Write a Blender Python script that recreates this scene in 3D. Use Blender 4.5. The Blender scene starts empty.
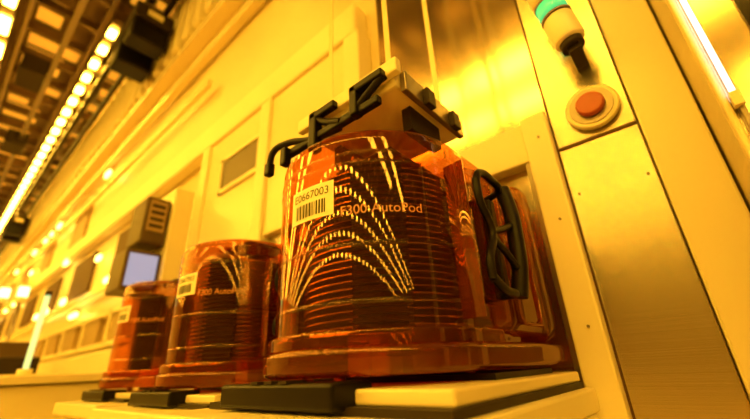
import bpy, bmesh, math, random
from mathutils import Vector, Matrix
random.seed(3)
H=1.0   # camera / load port height above floor
S=bpy.context.scene
S.view_settings.view_transform='Standard'
col=S.collection

# ---------------- materials ----------------
def mat(name, c, rough=.5, metal=0, emis=None, es=0, noise=0, nscale=8, bump=0, stretch=None, coat=0, spec=None):
    m=bpy.data.materials.new(name); m.use_nodes=True
    nt=m.node_tree; p=nt.nodes['Principled BSDF']
    p.inputs['Base Color'].default_value=(*c,1); p.inputs['Roughness'].default_value=rough
    p.inputs['Metallic'].default_value=metal
    if coat: p.inputs['Coat Weight'].default_value=coat
    if spec is not None: p.inputs['Specular IOR Level'].default_value=spec
    if emis:
        p.inputs['Emission Color'].default_value=(*emis,1); p.inputs['Emission Strength'].default_value=es
    if noise or bump:
        tc=nt.nodes.new('ShaderNodeTexCoord'); mp=nt.nodes.new('ShaderNodeMapping')
        nz=nt.nodes.new('ShaderNodeTexNoise'); nz.inputs['Scale'].default_value=nscale; nz.inputs['Detail'].default_value=4
        if stretch: mp.inputs['Scale'].default_value=stretch
        nt.links.new(tc.outputs['Object'],mp.inputs['Vector']); nt.links.new(mp.outputs['Vector'],nz.inputs['Vector'])
        if noise:
            r=nt.nodes.new('ShaderNodeMapRange'); r.inputs['To Min'].default_value=1-noise; r.inputs['To Max'].default_value=1
            r.inputs['From Min'].default_value=.3; r.inputs['From Max'].default_value=.7
            mx=nt.nodes.new('ShaderNodeMix'); mx.data_type='RGBA'; mx.blend_type='MULTIPLY'; mx.inputs['Factor'].default_value=1
            mx.inputs['A'].default_value=(*c,1)
            nt.links.new(nz.outputs['Fac'],r.inputs['Value']); nt.links.new(r.outputs['Result'],mx.inputs['B'])
            nt.links.new(mx.outputs['Result'],p.inputs['Base Color'])
        if bump:
            b=nt.nodes.new('ShaderNodeBump'); b.inputs['Strength'].default_value=bump; b.inputs['Distance'].default_value=.002
            nt.links.new(nz.outputs['Fac'],b.inputs['Height']); nt.links.new(b.outputs['Normal'],p.inputs['Normal'])
    return m
def shell_mat(name, tint, body, fac, rough=.02):
    m=bpy.data.materials.new(name); m.use_nodes=True; nt=m.node_tree; nt.nodes.clear()
    out=nt.nodes.new('ShaderNodeOutputMaterial'); tr=nt.nodes.new('ShaderNodeBsdfTransparent'); tr.inputs[0].default_value=(*tint,1)
    df=nt.nodes.new('ShaderNodeBsdfDiffuse'); df.inputs[0].default_value=(*body,1)
    gl=nt.nodes.new('ShaderNodeBsdfGlossy'); gl.inputs['Roughness'].default_value=rough; gl.inputs[0].default_value=(1,.8,.6,1)
    # thin sheet: the Fresnel node inverts the IOR on back faces, so feed it the reciprocal there
    fr=nt.nodes.new('ShaderNodeFresnel'); ge=nt.nodes.new('ShaderNodeNewGeometry')
    mr=nt.nodes.new('ShaderNodeMapRange'); mr.inputs['To Min'].default_value=1.65; mr.inputs['To Max'].default_value=1/1.65
    m1=nt.nodes.new('ShaderNodeMixShader'); m1.inputs[0].default_value=fac
    m2=nt.nodes.new('ShaderNodeMixShader'); L=nt.links.new
    L(ge.outputs['Backfacing'],mr.inputs['Value']); L(mr.outputs['Result'],fr.inputs[0])
    L(tr.outputs[0],m1.inputs[1]); L(df.outputs[0],m1.inputs[2]); L(fr.outputs[0],m2.inputs[0])
    L(m1.outputs[0],m2.inputs[1]); L(gl.outputs[0],m2.inputs[2]); L(m2.outputs[0],out.inputs[0])
    return m
CREAM=mat('cream_paint',(.88,.80,.55),.35,noise=.06,nscale=3)
CREAM2=mat('cream_paint_satin',(.84,.74,.48),.25)
WALLM=mat('cleanroom_wall_paint',(.82,.71,.45),.3,noise=.15,nscale=1.5)
WALLF=mat('dark_wall_for_reflections',(.26,.19,.11),.5,noise=.4,nscale=1.0)  # unseen walls, darkened so steel and shells mirror a deeper brown
STEEL=mat('brushed_steel',(.66,.58,.45),.25,1,noise=.18,nscale=10,stretch=(.15,1,60),bump=.03)
STEELP=mat('polished_steel',(.74,.64,.49),.14,1,noise=.12,nscale=2,bump=.05)
BLACK=mat('black_plastic',(.006,.004,.003),.4,spec=.2)
DARK=mat('dark_metal',(.03,.02,.012),.5,.0,spec=.2)
DARKG=mat('dark_glass',(.02,.015,.01),.12)
DWIN=mat('dark_window_glass',(.10,.06,.02),.4)
GREY=mat('grey_metal',(.3,.25,.2),.35,.8)
RUB=mat('red_button',(.42,.08,.03),.35)
SEAM=mat('panel_seam',(.10,.05,.02),.6,spec=.2)
RECESS=mat('recess_panel',(.36,.25,.12),.5)
HOUS=mat('kiosk_housing',(.10,.065,.03),.5,spec=.2)
FLOORM=mat('floor_tile',(.45,.36,.22),.3,noise=.1)
CEILM=mat('ceiling_structure',(.16,.09,.04),.5,.3,noise=.3,nscale=4)
CPAN=mat('ceiling_panel_glow',(.55,.35,.15),.5,emis=(1,.40,.02),es=.7)  # emission makes the filter panels look lit; they are no lamps
LAMP=mat('amber_lamp',(1,.6,.1),.5,emis=(1,.52,.035),es=62)
LAMPN=mat('amber_lamp_main',(1,.6,.1),.5,emis=(1,.52,.035),es=30)
LAMPS=mat('amber_small_lamp',(1,.6,.1),.5,emis=(1,.66,.12),es=9)
GREEN=mat('green_lens',(.1,.8,.35),.2,emis=(.03,.65,.25),es=.7)
GREENB=mat('green_lens_bright',(.1,.8,.35),.2,emis=(.3,1,.45),es=3)
SCREEN=mat('screen_glow',(.1,.1,.2),.2,emis=(.40,.42,.60),es=.8)
BLUEW=mat('reflection_streak_glow',(.8,.85,1),.2,emis=(.80,.75,.70),es=3)  # glow imitating a reflected streak, not a lamp
LENS=mat('frosted_lens',(.9,.82,.62),.3)
SHELL=shell_mat('orange_polycarbonate',(.82,.43,.18),(.40,.13,.03),.05)
SHELL2=shell_mat('orange_polycarbonate_thick',(.68,.27,.08),(.40,.11,.02),.15,.05)
WAF=mat('silicon_wafer',(.55,.46,.36),.2,.9)
LABEL=mat('label_paper',(.95,.88,.66),.5)
INK=mat('label_ink',(.02,.02,.02),.6)
EMB=mat('embossed_text',(.68,.28,.08),.3)

# ---------------- builders ----------------
def grp(name, loc=(0,0,0), rot=0):
    e=bpy.data.objects.new(name,None); e.location=(loc[0],loc[1],loc[2]+H); e.rotation_euler[2]=rot
    e.empty_display_size=.1; col.objects.link(e); return e
def addobj(name, me, m, par=None, world=False):
    o=bpy.data.objects.new(name,me); col.objects.link(o)
    if m: me.materials.append(m)
    if par: o.parent=par
    else: o.location=(0,0,H)
    return o
def bm_box(bm,x0,x1,y0,y1,z0,z1,bev=0,seg=2):
    b=bmesh.new()
    bmesh.ops.create_cube(b,size=1)
    for v in b.verts:
        v.co=Vector(((x0+x1)/2+v.co.x*(x1-x0),(y0+y1)/2+v.co.y*(y1-y0),(z0+z1)/2+v.co.z*(z1-z0)))
    if bev: bmesh.ops.bevel(b,geom=b.edges[:],offset=bev,segments=seg,affect='EDGES',profile=.5)
    me=bpy.data.meshes.new('t'); b.to_mesh(me); b.free(); bm.from_mesh(me); bpy.data.meshes.remove(me)
def boxes(name, lst, m, par=None, bev=0):
    bm=bmesh.new()
    for b in lst: bm_box(bm,*b,bev=bev)
    me=bpy.data.meshes.new(name); bm.to_mesh(me); bm.free()
    return addobj(name,me,m,par)
def box(name,x0,x1,y0,y1,z0,z1,m,par=None,bev=0): return boxes(name,[(x0,x1,y0,y1,z0,z1)],m,par,bev)
def cyl(name,c,r,d,axis,m,par=None,r2=None,n=40,bev=0):
    bm=bmesh.new(); bmesh.ops.create_cone(bm,cap_ends=True,segments=n,radius1=r,radius2=r if r2 is None else r2,depth=d)
    if bev:
        es=[e for e in bm.edges if abs(e.verts[0].co.z-e.verts[1].co.z)<1e-6]
        bmesh.ops.bevel(bm,geom=es,offset=bev,segments=3,affect='EDGES',profile=.5)
    if axis=='y': bmesh.ops.rotate(bm,verts=bm.verts,matrix=Matrix.Rotation(math.pi/2,3,'X'))
    if axis=='x': bmesh.ops.rotate(bm,verts=bm.verts,matrix=Matrix.Rotation(math.pi/2,3,'Y'))
    bmesh.ops.translate(bm,verts=bm.verts,vec=Vector(c))
    for f in bm.faces: f.smooth=len(f.verts)==4
    me=bpy.data.meshes.new(name); bm.to_mesh(me); bm.free()
    return addobj(name,me,m,par)
def loft(name, rings, m, par=None, cap0=True, cap1=True, closed=True):
    bm=bmesh.new(); R=[[bm.verts.new(p) for p in r] for r in rings]; n=len(R[0])
    for a,b in zip(R[:-1],R[1:]):
        for i in range(n if closed else n-1):
            f=bm.faces.new((a[i],a[(i+1)%n],b[(i+1)%n],b[i])); f.smooth=True
    if cap0: bm.faces.new(R[0][::-1])
    if cap1: bm.faces.new(R[-1])
    bmesh.ops.recalc_face_normals(bm,faces=bm.faces)
    me=bpy.data.meshes.new(name); bm.to_mesh(me); bm.free()
    return addobj(name,me,m,par)
def tube(name, paths, r, m, par=None, cyclic=False, vec=False):
    cu=bpy.data.curves.new(name,'CURVE'); cu.dimensions='3D'; cu.bevel_depth=r; cu.bevel_resolution=3; cu.use_fill_caps=True
    for pts in paths:
        s=cu.splines.new('BEZIER'); s.bezier_points.add(len(pts)-1); s.use_cyclic_u=cyclic
        for bp,p in zip(s.bezier_points,pts):
            bp.co=p; bp.handle_left_type=bp.handle_right_type='VECTOR' if vec else 'AUTO'
    o=bpy.data.objects.new(name,cu); col.objects.link(o); cu.materials.append(m)
    dg=bpy.context.evaluated_depsgraph_get(); me=bpy.data.meshes.new_from_object(o.evaluated_get(dg))
    bpy.data.objects.remove(o); me.name=name
    o=bpy.data.objects.new(name,me); col.objects.link(o)
    if par: o.parent=par
    else: o.location.z=H
    return o
def cyltext(name, txt, size, R, ang, z, m, par, spacing=1.0, bold=0):
    cu=bpy.data.curves.new(name,'FONT'); cu.body=txt; cu.size=size; cu.align_x='CENTER'; cu.align_y='CENTER'; cu.space_character=spacing
    cu.offset=bold
    o=bpy.data.objects.new(name,cu); col.objects.link(o)
    dg=bpy.context.evaluated_depsgraph_get(); me=bpy.data.meshes.new_from_object(o.evaluated_get(dg)); bpy.data.objects.remove(o)
    bm=bmesh.new(); bm.from_mesh(me)
    bmesh.ops.subdivide_edges(bm,edges=[e for e in bm.edges if e.calc_length()>.004],cuts=1)
    for v in bm.verts:
        a=ang+v.co.x/R; v.co=Vector((R*math.cos(a),R*math.sin(a),z+v.co.y))
    bm.to_mesh(me); bm.free(); me.name=name; me.materials.clear()
    return addobj(name,me,m,par)

# ---------------- wafer carrier ----------------
def U(r, yb, n=48, hw=None):
    hw=hw or r; pts=[]
    pts.append((-hw,yb)); pts.append((-hw,yb*.95)); pts.append((-hw,yb*.5))
    for i in range(n+1):
        a=math.pi+math.pi*i/n; pts.append((r*math.cos(a),r*math.sin(a)))
    pts.append((hw,yb*.5)); pts.append((hw,yb*.95)); pts.append((hw,yb)); return pts
def dense(lv):
    out=[lv[0]]
    for a,b in zip(lv[:-1],lv[1:]):
        if b[0]-a[0]>.008:
            for t in (.0012/(b[0]-a[0]),.5,1-.0012/(b[0]-a[0])): out.append((a[0]+(b[0]-a[0])*t,a[1]+(b[1]-a[1])*t))
        out.append(b)
    return out
def rrect(hw,z0,z1,cr,y,n=6):
    pts=[]
    for cx,cz,a0 in ((hw-cr,z0+cr,-90),(hw-cr,z1-cr,0),(-hw+cr,z1-cr,90),(-hw+cr,z0+cr,180)):
        for i in range(n+1):
            a=math.radians(a0+90*i/n); pts.append((cx+cr*math.cos(a),y,cz+cr*math.sin(a)))
    return pts
def carrier(loc, label=True):
    g=grp('wafer_carrier',loc)
    R=.172
    lv=[(.030,.006),(.046,.005),(.050,0)]
    for zc in (.085,.160,.285,.302):
        lv+= [(zc-.0018,0),(zc-.0010,.0012),(zc+.0010,.0012),(zc+.0018,0)]
    lv=lv+[(.326,-.0003),(.336,-.002),(.342,-.006),(.346,-.012),(.348,-.020),(.349,-.030)]
    loft('shell',[[(x,y,z) for x,y in U(R+d,.12+d)] for z,d in dense(lv)],SHELL,g,cap0=False)
    lv2=[(0,.0),(.003,.006),(.006,.008),(.026,.009),(.031,.007),(.034,-.002)]
    loft('base_skirt',[[(x,y,z) for x,y in U(R+.006+d,.235,hw=.196+d)] for z,d in dense(lv2)],SHELL2,g)
    loft('front_bumper',[[(x,y,z) for x,y in U(R+d,.05)] for z,d in dense(((.034,.010),(.050,.010),(.053,.004)))],SHELL,g,cap0=False,cap1=False)
    ys=[(.050,.170,.334,.03),(.055,.173,.334,.03),(.075,.186,.332,.032),(.082,.190,.331,.034),(.095,.192,.330,.034),(.19,.193,.330,.034),(.198,.194,.330,.032),(.204,.200,.336,.03),(.210,.202,.338,.03),(.235,.202,.338,.03)]
    loft('rear_housing',[rrect(hw,.036,z1,cr,y) for y,hw,z1,cr in ys],SHELL,g,cap0=False,cap1=False)
    loft('door',[rrect(.19,.03,.32,.03,y) for y in (.215,.236)],SHELL2,g)
    for s in (-1,1):
        fr=[(s*.196,.10,.06),(s*.196,.092,.07),(s*.196,.092,.28),(s*.196,.10,.29),(s*.196,.175,.29),(s*.196,.183,.28),(s*.196,.183,.07),(s*.196,.175,.06)]
        tube('recess_rim',[fr],.003,SHELL2,g,cyclic=True,vec=True)
        X=s*.200; o=-.035
        def P(dx,y,z): return (X+s*dx,y+o,z)
        # open grip: bracket frame with a slanting grip bar
        tube('handle',[[P(-.022,.11,.262),P(.008,.095,.264),P(.016,.05,.268),P(.016,.008,.262),P(.016,-.004,.245)],
                       [P(.016,-.004,.248),P(.016,-.002,.215),P(.016,.022,.180),P(.016,.020,.165),P(.016,-.002,.130),P(.016,-.002,.105)],
                       [P(.016,-.002,.108),P(.016,.03,.096),P(.010,.080,.096),P(-.022,.11,.100)]],.0058,BLACK,g)
        tube('handle_grip',[[P(.012,.104,.270),P(.019,.104,.225),P(.020,.100,.180),P(.019,.094,.135),P(.012,.088,.092)]],.0120,BLACK,g)
        tube('handle_strut',[[P(.016,.022,.175),P(.018,.06,.188),P(.018,.100,.205)],[P(.016,.018,.166),P(.018,.055,.150),P(.018,.090,.130)]],.0052,BLACK,g)
        box('handle_mount',min(s*.172,s*.190),max(s*.172,s*.190),.065,.085,.095,.26,BLACK,g,.003)
        loft('handle_guard',[[ (s*.172,yy,z0),(s*.205,yy-.004,z0),(s*.205,yy-.0015,z0),(s*.172,yy+.003,z0)] for yy,z0 in ((-.048,.06),(-.048,.28))],SHELL2,g)
    bm=bmesh.new()
    for i in range(24):
        b=bmesh.new(); bmesh.ops.create_cone(b,cap_ends=True,segments=56,radius1=.138,radius2=.138,depth=.0022)
        bmesh.ops.translate(b,verts=b.verts,vec=(0,.012,.060+i*.0103)); me=bpy.data.meshes.new('t'); b.to_mesh(me); b.free(); bm.from_mesh(me); bpy.data.meshes.remove(me)
    me=bpy.data.meshes.new('wafers'); bm.to_mesh(me); bm.free(); addobj('wafers',me,WAF,g)
    bm=bmesh.new()
    def arcblk(a0,a1,r0,r1,z0,z1):
        n=6; vs=[]
        for z in (z0,z1):
            for r in (r0,r1):
                vs.append([bm.verts.new((r*math.cos(a0+(a1-a0)*i/n),r*math.sin(a0+(a1-a0)*i/n),z)) for i in range(n+1)])
        a,b,c,d=vs
        for i in range(n):
            bm.faces.new((a[i],a[i+1],b[i+1],b[i])); bm.faces.new((c[i],d[i],d[i+1],c[i+1]))
            bm.faces.new((a[i],c[i],c[i+1],a[i+1])); bm.faces.new((b[i],b[i+1],d[i+1],d[i]))
        bm.faces.new((a[0],b[0],d[0],c[0])); bm.faces.new((a[n],c[n],d[n],b[n]))
    ac=math.radians(-50)
    for i in range(25): arcblk(ac-.25,ac+.25,.142,.157,.052+i*.0098,.0575+i*.0098)
    arcblk(ac-.22,ac+.22,.1405,.147,.05,.30)
    bmesh.ops.recalc_face_normals(bm,faces=bm.faces)
    me=bpy.data.meshes.new('dark_reflection_column'); bm.to_mesh(me); bm.free(); addobj('dark_reflection_column',me,BLACK,g)  # added dark ribbed column, imitates a dark reflection in the shell
    for s in (-1,1):
        boxes('side_comb',[(min(s*.145,s*.162),max(s*.145,s*.162),.0,.10,.0565+i*.0103,.059+i*.0103) for i in range(24)],SHELL2,g)
    cyl('flange_stem',(0,.03,.356),.03,.016,'z',BLACK,g)
    box('top_flange',-.07,.07,-.04,.10,.364,.372,BLACK,g,.003)
    boxes('top_flange_ribs',[(-.09,.09,.02,.028,.348,.355),(-.02,-.012,-.08,.10,.348,.355),(.012,.02,-.08,.10,.348,.355)],SHELL2,g,.001)
    if label:
        RL=R+.0014; a0,a1=math.radians(-99),math.radians(-71); z0,z1=.208,.262
        n=16
        loft('label',[[(RL*math.cos(a0+(a1-a0)*i/n),RL*math.sin(a0+(a1-a0)*i/n),z) for i in range(n+1)] for z in (z0,z1)],LABEL,g,False,False,False)
        RI=RL+.0006; ac=(a0+a1)/2
        cyltext('label_text','E0667003',.0178,RI,ac,.248,INK,g)
        bm=bmesh.new(); a=a0+.07
        while a<a1-.08:
            w=random.choice((.006,.006,.012,.018))
            vs=[bm.verts.new((RI*math.cos(t),RI*math.sin(t),z)) for t,z in ((a,.214),(a+w,.214),(a+w,.236),(a,.236))]
            bm.faces.new(vs); a+=w+random.choice((.008,.012))
        me=bpy.data.meshes.new('barcode'); bm.to_mesh(me); bm.free(); addobj('barcode',me,INK,g)
        cyltext('embossed_text','F300 AutoPod',.020,R+.0012,math.radians(-48.5),.209,EMB,g,1.0)
    return g

# ---------------- load port ----------------
def load_port(loc):
    g=grp('load_port',(loc[0],loc[1],loc[2]))
    yb=.742-loc[1]
    box('kinematic_plate',-.19,.215,-.165,yb,-.028,-.012,CREAM2,g,.003)
    for px,py in ((-.12,.05),(.12,.05),(0,-.10)): cyl('kinematic_pin',(px,py,-.007),.008,.014,'z',GREY,g)
    box('docking_pad',-.15,.19,-.02,.20,-.012,-.004,BLACK,g,.001)
    box('sensor_block',-.135,.092,-.20,-.135,-.032,-.004,BLACK,g,.004)
    boxes('block_slots',[(-.06+i*.03,-.045+i*.03,-.2005,-.17,-.004,-.001) for i in range(3)],DARK,g)
    box('shelf',-.225,.235,-.25,yb,-.072,-.037,CREAM,g,.004)
    box('shelf_gap',-.20,.22,-.18,yb-.01,-.038,-.028,DARK,g)
    box('lower_body',-.23,.23,-.22,yb,-.975,-.073,CREAM,g,.006)
    box('toe_kick',-.22,.22,-.20,yb,-1.0-loc[2],-.974,DARK,g)
    return g
C=[(-.403,.488,-.008),(-.976,.562,-.022),(-1.55,.60,-.022)]
for i,c in enumerate(C):
    load_port(c); carrier(c)

# ---------------- room ----------------
X0,X1,Y0,Y1=-20,17,-14,.80
box('floor',X0,X1,Y0,Y1+.4,-1.1,-1.0,FLOORM)
box('ceiling',X0,X1,Y0,Y1+.4,3.62,3.72,CEILM)
box('wall_back',X0,X1,Y1+.02,Y1+.4,-1,3.62,WALLM)
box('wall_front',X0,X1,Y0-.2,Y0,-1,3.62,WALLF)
box('wall_left',X0-.2,X0,Y0,Y1+.4,-1,3.62,WALLM)
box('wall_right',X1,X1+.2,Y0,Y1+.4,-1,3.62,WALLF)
boxes('trim_1',[(x*.20-19,x*.20-18.88,.70,.82,2.55,3.3) for x in range(95)],CREAM,None,.03)
box('trim_2',X0+.1,2,.74,.82,3.3,3.42,CREAM2)
box('trim_3',X0+.1,2,.72,.82,2.40,2.48,CREAM2)

# ---------------- equipment front near the right ----------------
g=grp('equipment_front')
box('steel_panel_lower',-.131,.013,.775,.82,-1,.405,STEEL,g,.002)
box('steel_panel_upper',-.131,.013,.775,.82,.411,2.4,STEEL,g,.002)
box('mirror_panel',-.60,-.133,.782,.82,.50,2.4,STEELP,g,.002)
box('cover_strip',.015,.098,.755,.82,-1,2.4,CREAM,g,.004)
box('port_frame_right',-.186,-.133,.745,.82,-1,.50,CREAM,g,.004)
box('port_frame_inner',-.20,-.188,.765,.82,-.07,.48,GREY,g,.002)
box('port_frame_top',-.62,-.186,.76,.82,.40,.498,CREAM,g,.004)
box('port_back_plate',-.60,-.20,.795,.82,-.07,.40,STEEL,g)
box('port_frame_left',-.66,-.60,.745,.82,-1,.50,CREAM,g,.004)
boxes('panel_seams',[(-.1335,-.1305,.7735,.776,-1,2.4),(-.1305,.0125,.7735,.776,.4045,.4105),(-.40,-.398,.7805,.784,.5,2.4)],SEAM,g)
for x,z in ((-.155,.05),(-.155,.25),(-.155,.44),(-.115,.30),(0,.30)):
    cyl('screw',(x,.743 if x<-.14 else .7735,z),.0025,.004,'y',GREY,g,n=12)
g=grp('emergency_button',(-.048,.76,.470))
cyl('ring',(0,0.004,0),.049,.014,'y',CREAM,g,bev=.004)
cyl('recess',(0,-.0035,0),.040,.003,'y',GREY,g)
cyl('button',(0,-.010,0),.026,.016,'y',RUB,g,bev=.005)

g=grp('equipment_cabinet')
box('side_body',.100,1.6,.60,.82,-1,2.4,STEEL,g,.003)
box('corner_trim',.098,.106,.592,.612,-1,2.4,CREAM2,g,.003)
box('steel_door',.116,1.0,.594,.602,-.9,2.2,STEELP,g,.001)
box('glass_window',.155,.9,.590,.596,.05,2.0,DARKG,g)
box('window_frame',.110,.116,.588,.604,-1,2.4,GREY,g,.002)
g2=grp('reflection_streak')  # glowing streak and its end piece stand in for a bluish reflection on the glass
boxes('tube',[(.108,.114,.582,.588,.30,1.2)],BLUEW,g2,.002)
boxes('streak_end',[(.106,.116,.580,.592,.28,.30)],CREAM2,g2)

g=grp('signal_tower',(-.046,.70,.632)); g.rotation_euler=(math.radians(6),math.radians(-8),0)
cyl('base_lens',(0,0,.0),.030,.07,'z',LENS,g,bev=.008)
cyl('green_lens',(0,0,.056),.030,.034,'z',GREEN,g)
cyl('clear_lens',(0,0,.104),.030,.054,'z',LENS,g)
cyl('separator',(0,0,.075),.031,.004,'z',GREY,g); cyl('separator',(0,0,.037),.031,.004,'z',GREY,g)
cyl('top_cap',(0,0,.138),.031,.014,'z',CREAM,g,bev=.004)
cyl('foot',(0,.0,-.042),.022,.016,'z',DARK,g)
box('bracket',-.012,.012,-.01,.075,-.062,-.05,DARK,g)

# ---------------- overhead hoist gripper on belts ----------------
g=grp('overhead_hoist')
box('gripper_body',-.505,-.275,.40,.62,.435,.475,CREAM,g,.006)
box('gripper_top',-.475,-.305,.43,.59,.476,.505,CREAM2,g,.006)
box('gripper_side_plate',-.274,-.262,.41,.61,.425,.465,GREY,g,.002)
box('gripper_lip',-.52,-.262,.385,.40,.45,.480,CREAM,g,.003)
boxes('gripper_latches',[(-.262,-.250,.46,.485,.42,.455),(-.262,-.250,.55,.575,.42,.455)],DARK,g,.002)
boxes('gripper_claws',[(-.49,-.47,.46,.56,.385,.436),(-.31,-.29,.46,.56,.385,.436)],DARK,g,.002)
tube('black_arm',[[(-.590,.37,.395),(-.578,.37,.425),(-.54,.375,.43),(-.47,.385,.412),(-.40,.39,.406)]],.007,BLACK,g)
boxes('black_bracket',[(-.565,-.30,.378,.392,.402,.418),(-.598,-.580,.362,.378,.372,.400),(-.55,-.533,.366,.384,.378,.418),(-.47,-.450,.372,.392,.378,.464),(-.47,-.40,.372,.386,.446,.462),(-.36,-.343,.372,.392,.40,.462),(-.36,-.285,.372,.392,.446,.462)],BLACK,g,.003)
tube('black_diagonal',[[(-.46,.382,.455),(-.43,.382,.43),(-.39,.382,.41)],[(-.29,.382,.45),(-.33,.382,.428),(-.36,.382,.41)]],.007,BLACK,g)
boxes('belt',[(-.475,-.463,.43,.432,.475,2.80),(-.315,-.303,.43,.432,.505,2.80),(-.305,-.293,.588,.590,.505,2.80)],CREAM2,g)
def vehicle(g,x,y=.54):
    box('vehicle_body',x-.30,x+.30,y-.15,y+.15,2.80,2.95,DARK,g,.02)
    box('vehicle_head',x-.26,x-.05,y-.14,y+.14,2.55,2.80,BLACK,g,.02)
    box('vehicle_tail',x+.08,x+.26,y-.14,y+.14,2.60,2.80,BLACK,g,.02)
    boxes('vehicle_drive',[(x-.2,x-.05,y-.07,y+.07,2.95,3.08),(x+.05,x+.2,y-.07,y+.07,2.95,3.08)],GREY,g,.01)
    boxes('vehicle_label',[(x+.299,x+.304,y-.06,y+.06,2.84,2.9)],LABEL,g)
vehicle(g,-.39)
for vx in (-3.1,-9.5):
    g=grp('overhead_transport_vehicle'); vehicle(g,vx,.54)
g=grp('overhead_rail')
boxes('rail_beam',[(-19,2.5,.47,.52,3.09,3.19),(-19,2.5,.62,.66,3.09,3.19)],DARK,g,.005)
boxes('hanger',[(x,x+.05,.47,.66,3.19,3.22) for x in [-18.5+i*.9 for i in range(23)]]+[(x+.01,x+.04,.55,.59,3.22,3.62) for x in [-18.5+i*.9 for i in range(23)]],GREY,g)
g=grp('ceiling_grid')
boxes('beams_long',[(-19,12,y,y+.05,3.42,3.52) for y in [-13.5+i*.6 for i in range(24)]],CEILM,g)
boxes('beams_cross',[(x,x+.05,-13.6,.7,3.44,3.54) for x in [-18.9+i*.45 for i in range(68)]],CEILM,g)
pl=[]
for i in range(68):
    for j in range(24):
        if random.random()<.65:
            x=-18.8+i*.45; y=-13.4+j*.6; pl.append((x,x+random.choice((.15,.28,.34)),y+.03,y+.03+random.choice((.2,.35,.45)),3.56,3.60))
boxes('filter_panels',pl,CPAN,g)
boxes('cable_tray',[(-19,2,-.62,-.50,3.25,3.32),(-19,2,.08,.13,3.28,3.40),(-19,2,-.22,-.19,3.2,3.3)],GREY,g)
boxes('junction_boxes',[(-5.2-i*1.9,-4.8-i*1.9,-.15+.1*(i%2),.08+.1*(i%2),3.18,3.40) for i in range(6)],DARK,g,.01)
g=grp('ceiling_light_row')
xs=[-18.5+i*.30 for i in range(50)]
boxes('lamps',[(x,x+.12,.36,.43,3.26,3.29) for x in xs],LAMP,g,.008)
box('housing',-18.7,-3.6,.36,.44,3.29,3.36,GREY,g)
# y, z, material, end x, spacing, length, half width
for y,z,m,xe,sp,lw,hw in ((-.35,3.3,LAMP,-1.5,.45,.26,.04),(-2.2,3.3,LAMPN,7,.9,.8,.12),(-3.0,3.3,LAMPN,5,.9,.8,.12),
                 (-4.9,3.3,LAMP,16,.62,.24,.05),(-5.8,3.3,LAMP,16,.62,.24,.055),(-7.0,3.3,LAMP,16,.7,.28,.06),(-8.4,3.3,LAMP,16,.8,.32,.07),(-10.4,3.3,LAMP,16,.9,.36,.08)):
    g=grp('ceiling_light_row')
    n=int((xe+18.5)/sp); xs=[-18.5+i*sp for i in range(n)]
    boxes('lamps',[(x,x+lw,y-hw,y+hw,z,z+.02) for x in xs],m,g)
    box('housing',-18.7,xe,y-hw-.01,y+hw+.01,z+.02,z+.12,GREY,g)

# ---------------- machines toward the left ----------------
g=grp('process_tool')
box('ledge_upper',-12,-.68,.746,.82,1.18,1.34,CREAM,g,.01)
box('panel_mid',-1.9,-.68,.76,.82,.50,1.18,CREAM2,g,.004)
box('dark_window',-1.62,-1.25,.752,.765,.84,1.0,DWIN,g)
boxes('window_rim',[(-1.64,-1.62,.746,.766,.82,1.02),(-1.25,-1.23,.746,.766,.82,1.02),(-1.64,-1.23,.746,.766,1.0,1.02),(-1.64,-1.23,.746,.766,.82,.84)],CREAM,g)
for x in (-.705,-1.262,-1.84): box('post',x-.04,x+.04,.745,.82,-1,1.18,CREAM,g,.006)
box('back_steel',-1.80,-.75,.79,.82,-1,.50,STEEL,g)
box('cover_left',-12,-1.95,.746,.82,-1,.18,CREAM,g,.01)
boxes('windows_row',[(-3.0-i*.62,-2.66-i*.62,.78,.83,.24,.42) for i in range(10)],RECESS,g)
boxes('window_frames',[(-3.03-i*.62,-3.0-i*.62,.765,.83,.21,.45) for i in range(10)]+[(-9,-2.6,.765,.83,.42,.45),(-9,-2.6,.765,.83,.21,.24)],CREAM,g)
boxes('upper_pipes',[(-12,-2,.75,.77,.62,.66),(-12,-2,.75,.78,1.75,1.80),(-12,-.7,.75,.8,2.1,2.16)],CREAM2,g)
boxes('dark_bays',[(-3.4-i*1.3,-2.7-i*1.3,.80,.825,.74,1.10) for i in range(12)],SEAM,g)
boxes('dark_doors',[(-5.4-i*1.7,-4.8-i*1.7,.80,.825,1.4,2.0) for i in range(7)],RECESS,g)
g=grp('side_cabinet')
box('body',-2.7,-1.98,.20,.66,-1,.0,CREAM,g,.01)
box('top',-2.75,-1.95,.16,.66,.004,.035,CREAM,g,.006)
box('gap',-2.7,-1.98,.18,.66,-.001,.005,DARK,g)
g=grp('cabinet_stack')
box('body',-4.4,-3.0,.1,.65,-1,.06,CREAM2,g,.01)
box('instrument',-3.6,-3.2,.25,.5,.06,.16,DARK,g,.01)
box('instrument_2',-4.3,-3.9,.2,.55,.06,.30,HOUS,g,.01)
g=grp('monitor_kiosk')
box('column',-2.1,-1.88,.645,.74,.28,.92,CREAM,g,.008)
box('housing',-2.1,-1.90,.49,.64,.37,.56,HOUS,g,.01)
box('screen',-1.902,-1.896,.505,.625,.39,.54,SCREEN,g)
box('upper_housing',-2.1,-1.90,.53,.64,.60,.84,HOUS,g,.01)
box('upper_panel',-1.902,-1.896,.545,.625,.66,.82,RECESS,g)
boxes('upper_panel_slots',[(-1.897,-1.893,.555,.615,.68+i*.035,.695+i*.035) for i in range(4)],DARK,g)
box('mount',-2.05,-1.95,.6,.74,.18,.37,GREY,g,.005)
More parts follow.
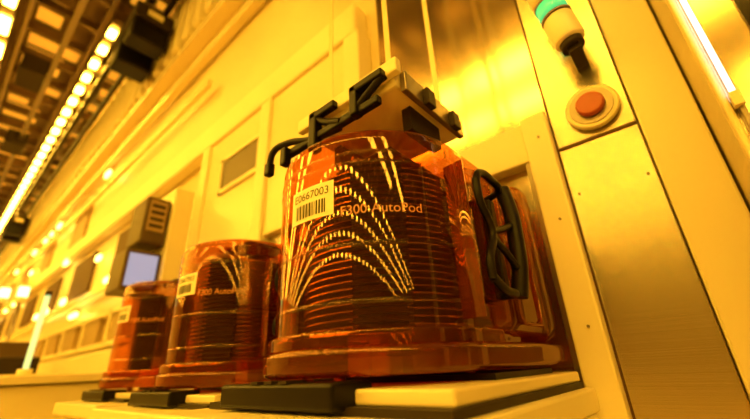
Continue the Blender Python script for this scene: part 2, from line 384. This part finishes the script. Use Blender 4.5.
for x,y,z in ((-5.0,.50,.80),(-5.4,.40,.84)):
    g=grp('signal_tower',(x,y,z)); cyl('lens',(0,0,.05),.04,.10,'z',GREENB,g); cyl('pole',(0,0,-.93),.014,1.74,'z',GREY,g)
    cyl('top_cap',(0,0,.11),.042,.03,'z',CREAM,g); cyl('base_lens',(0,0,-.03),.04,.06,'z',LENS,g); cyl('foot',(0,0,-1.0-z+.015),.08,.03,'z',GREY,g)
g=grp('status_post',(-2.60,.36,.035))
cyl('glow_tube',(0,0,.22),.012,.36,'z',mat('cyan_glow',(.6,.9,.7),.3,emis=(.5,.8,.4),es=.8),g); cyl('foot',(0,0,.02),.03,.04,'z',CREAM,g); cyl('cap',(0,0,.41),.016,.02,'z',DARK,g)
g=grp('wall_lamp_string')
ls=[(-3.3,-3.1,.74,.77,.67,.71),(-4.1,-3.9,.74,.77,.50,.54),(-3.7,-3.6,.74,.77,.92,.97)]
for i in range(34):
    x=-4.2-i*.4; zz=random.choice((.52,.68,.88,1.15,1.5,1.9)); ls.append((x,x+random.uniform(.08,.22),.735,.765,zz,zz+.06))
boxes('lamps',ls,LAMPS,g,.01)

# ---------------- world ----------------
w=bpy.data.worlds.new('World'); S.world=w; w.use_nodes=True
w.node_tree.nodes['Background'].inputs[0].default_value=(1,.5,.06,1); w.node_tree.nodes['Background'].inputs[1].default_value=.3
# ---------------- camera ----------------
f=367.4
def nv(v): return Vector(v).normalized()
Lx=-nv((-470,-182,f)); Zv=nv((-42,850,f))
Zv=(Zv-Zv.dot(Lx)*Lx).normalized(); Yv=Zv.cross(Lx)
if Yv.dot(nv((342,-141.9,f)))<0: Yv=-Yv
right=Vector((Lx.x,Yv.x,Zv.x)); up=Vector((Lx.y,Yv.y,Zv.y)); fwd=Vector((Lx.z,Yv.z,Zv.z))
M=Matrix((right,up,-fwd)).transposed().to_4x4(); M.translation=Vector((0,0,H))
cd=bpy.data.cameras.new('camera'); cam=bpy.data.objects.new('camera',cd); col.objects.link(cam); cam.matrix_world=M
cd.sensor_width=36; cd.lens=f/750*36; cd.clip_start=.01; cd.clip_end=100
cd.dof.use_dof=True; cd.dof.focus_distance=.56; cd.dof.aperture_fstop=2.2
S.camera=cam
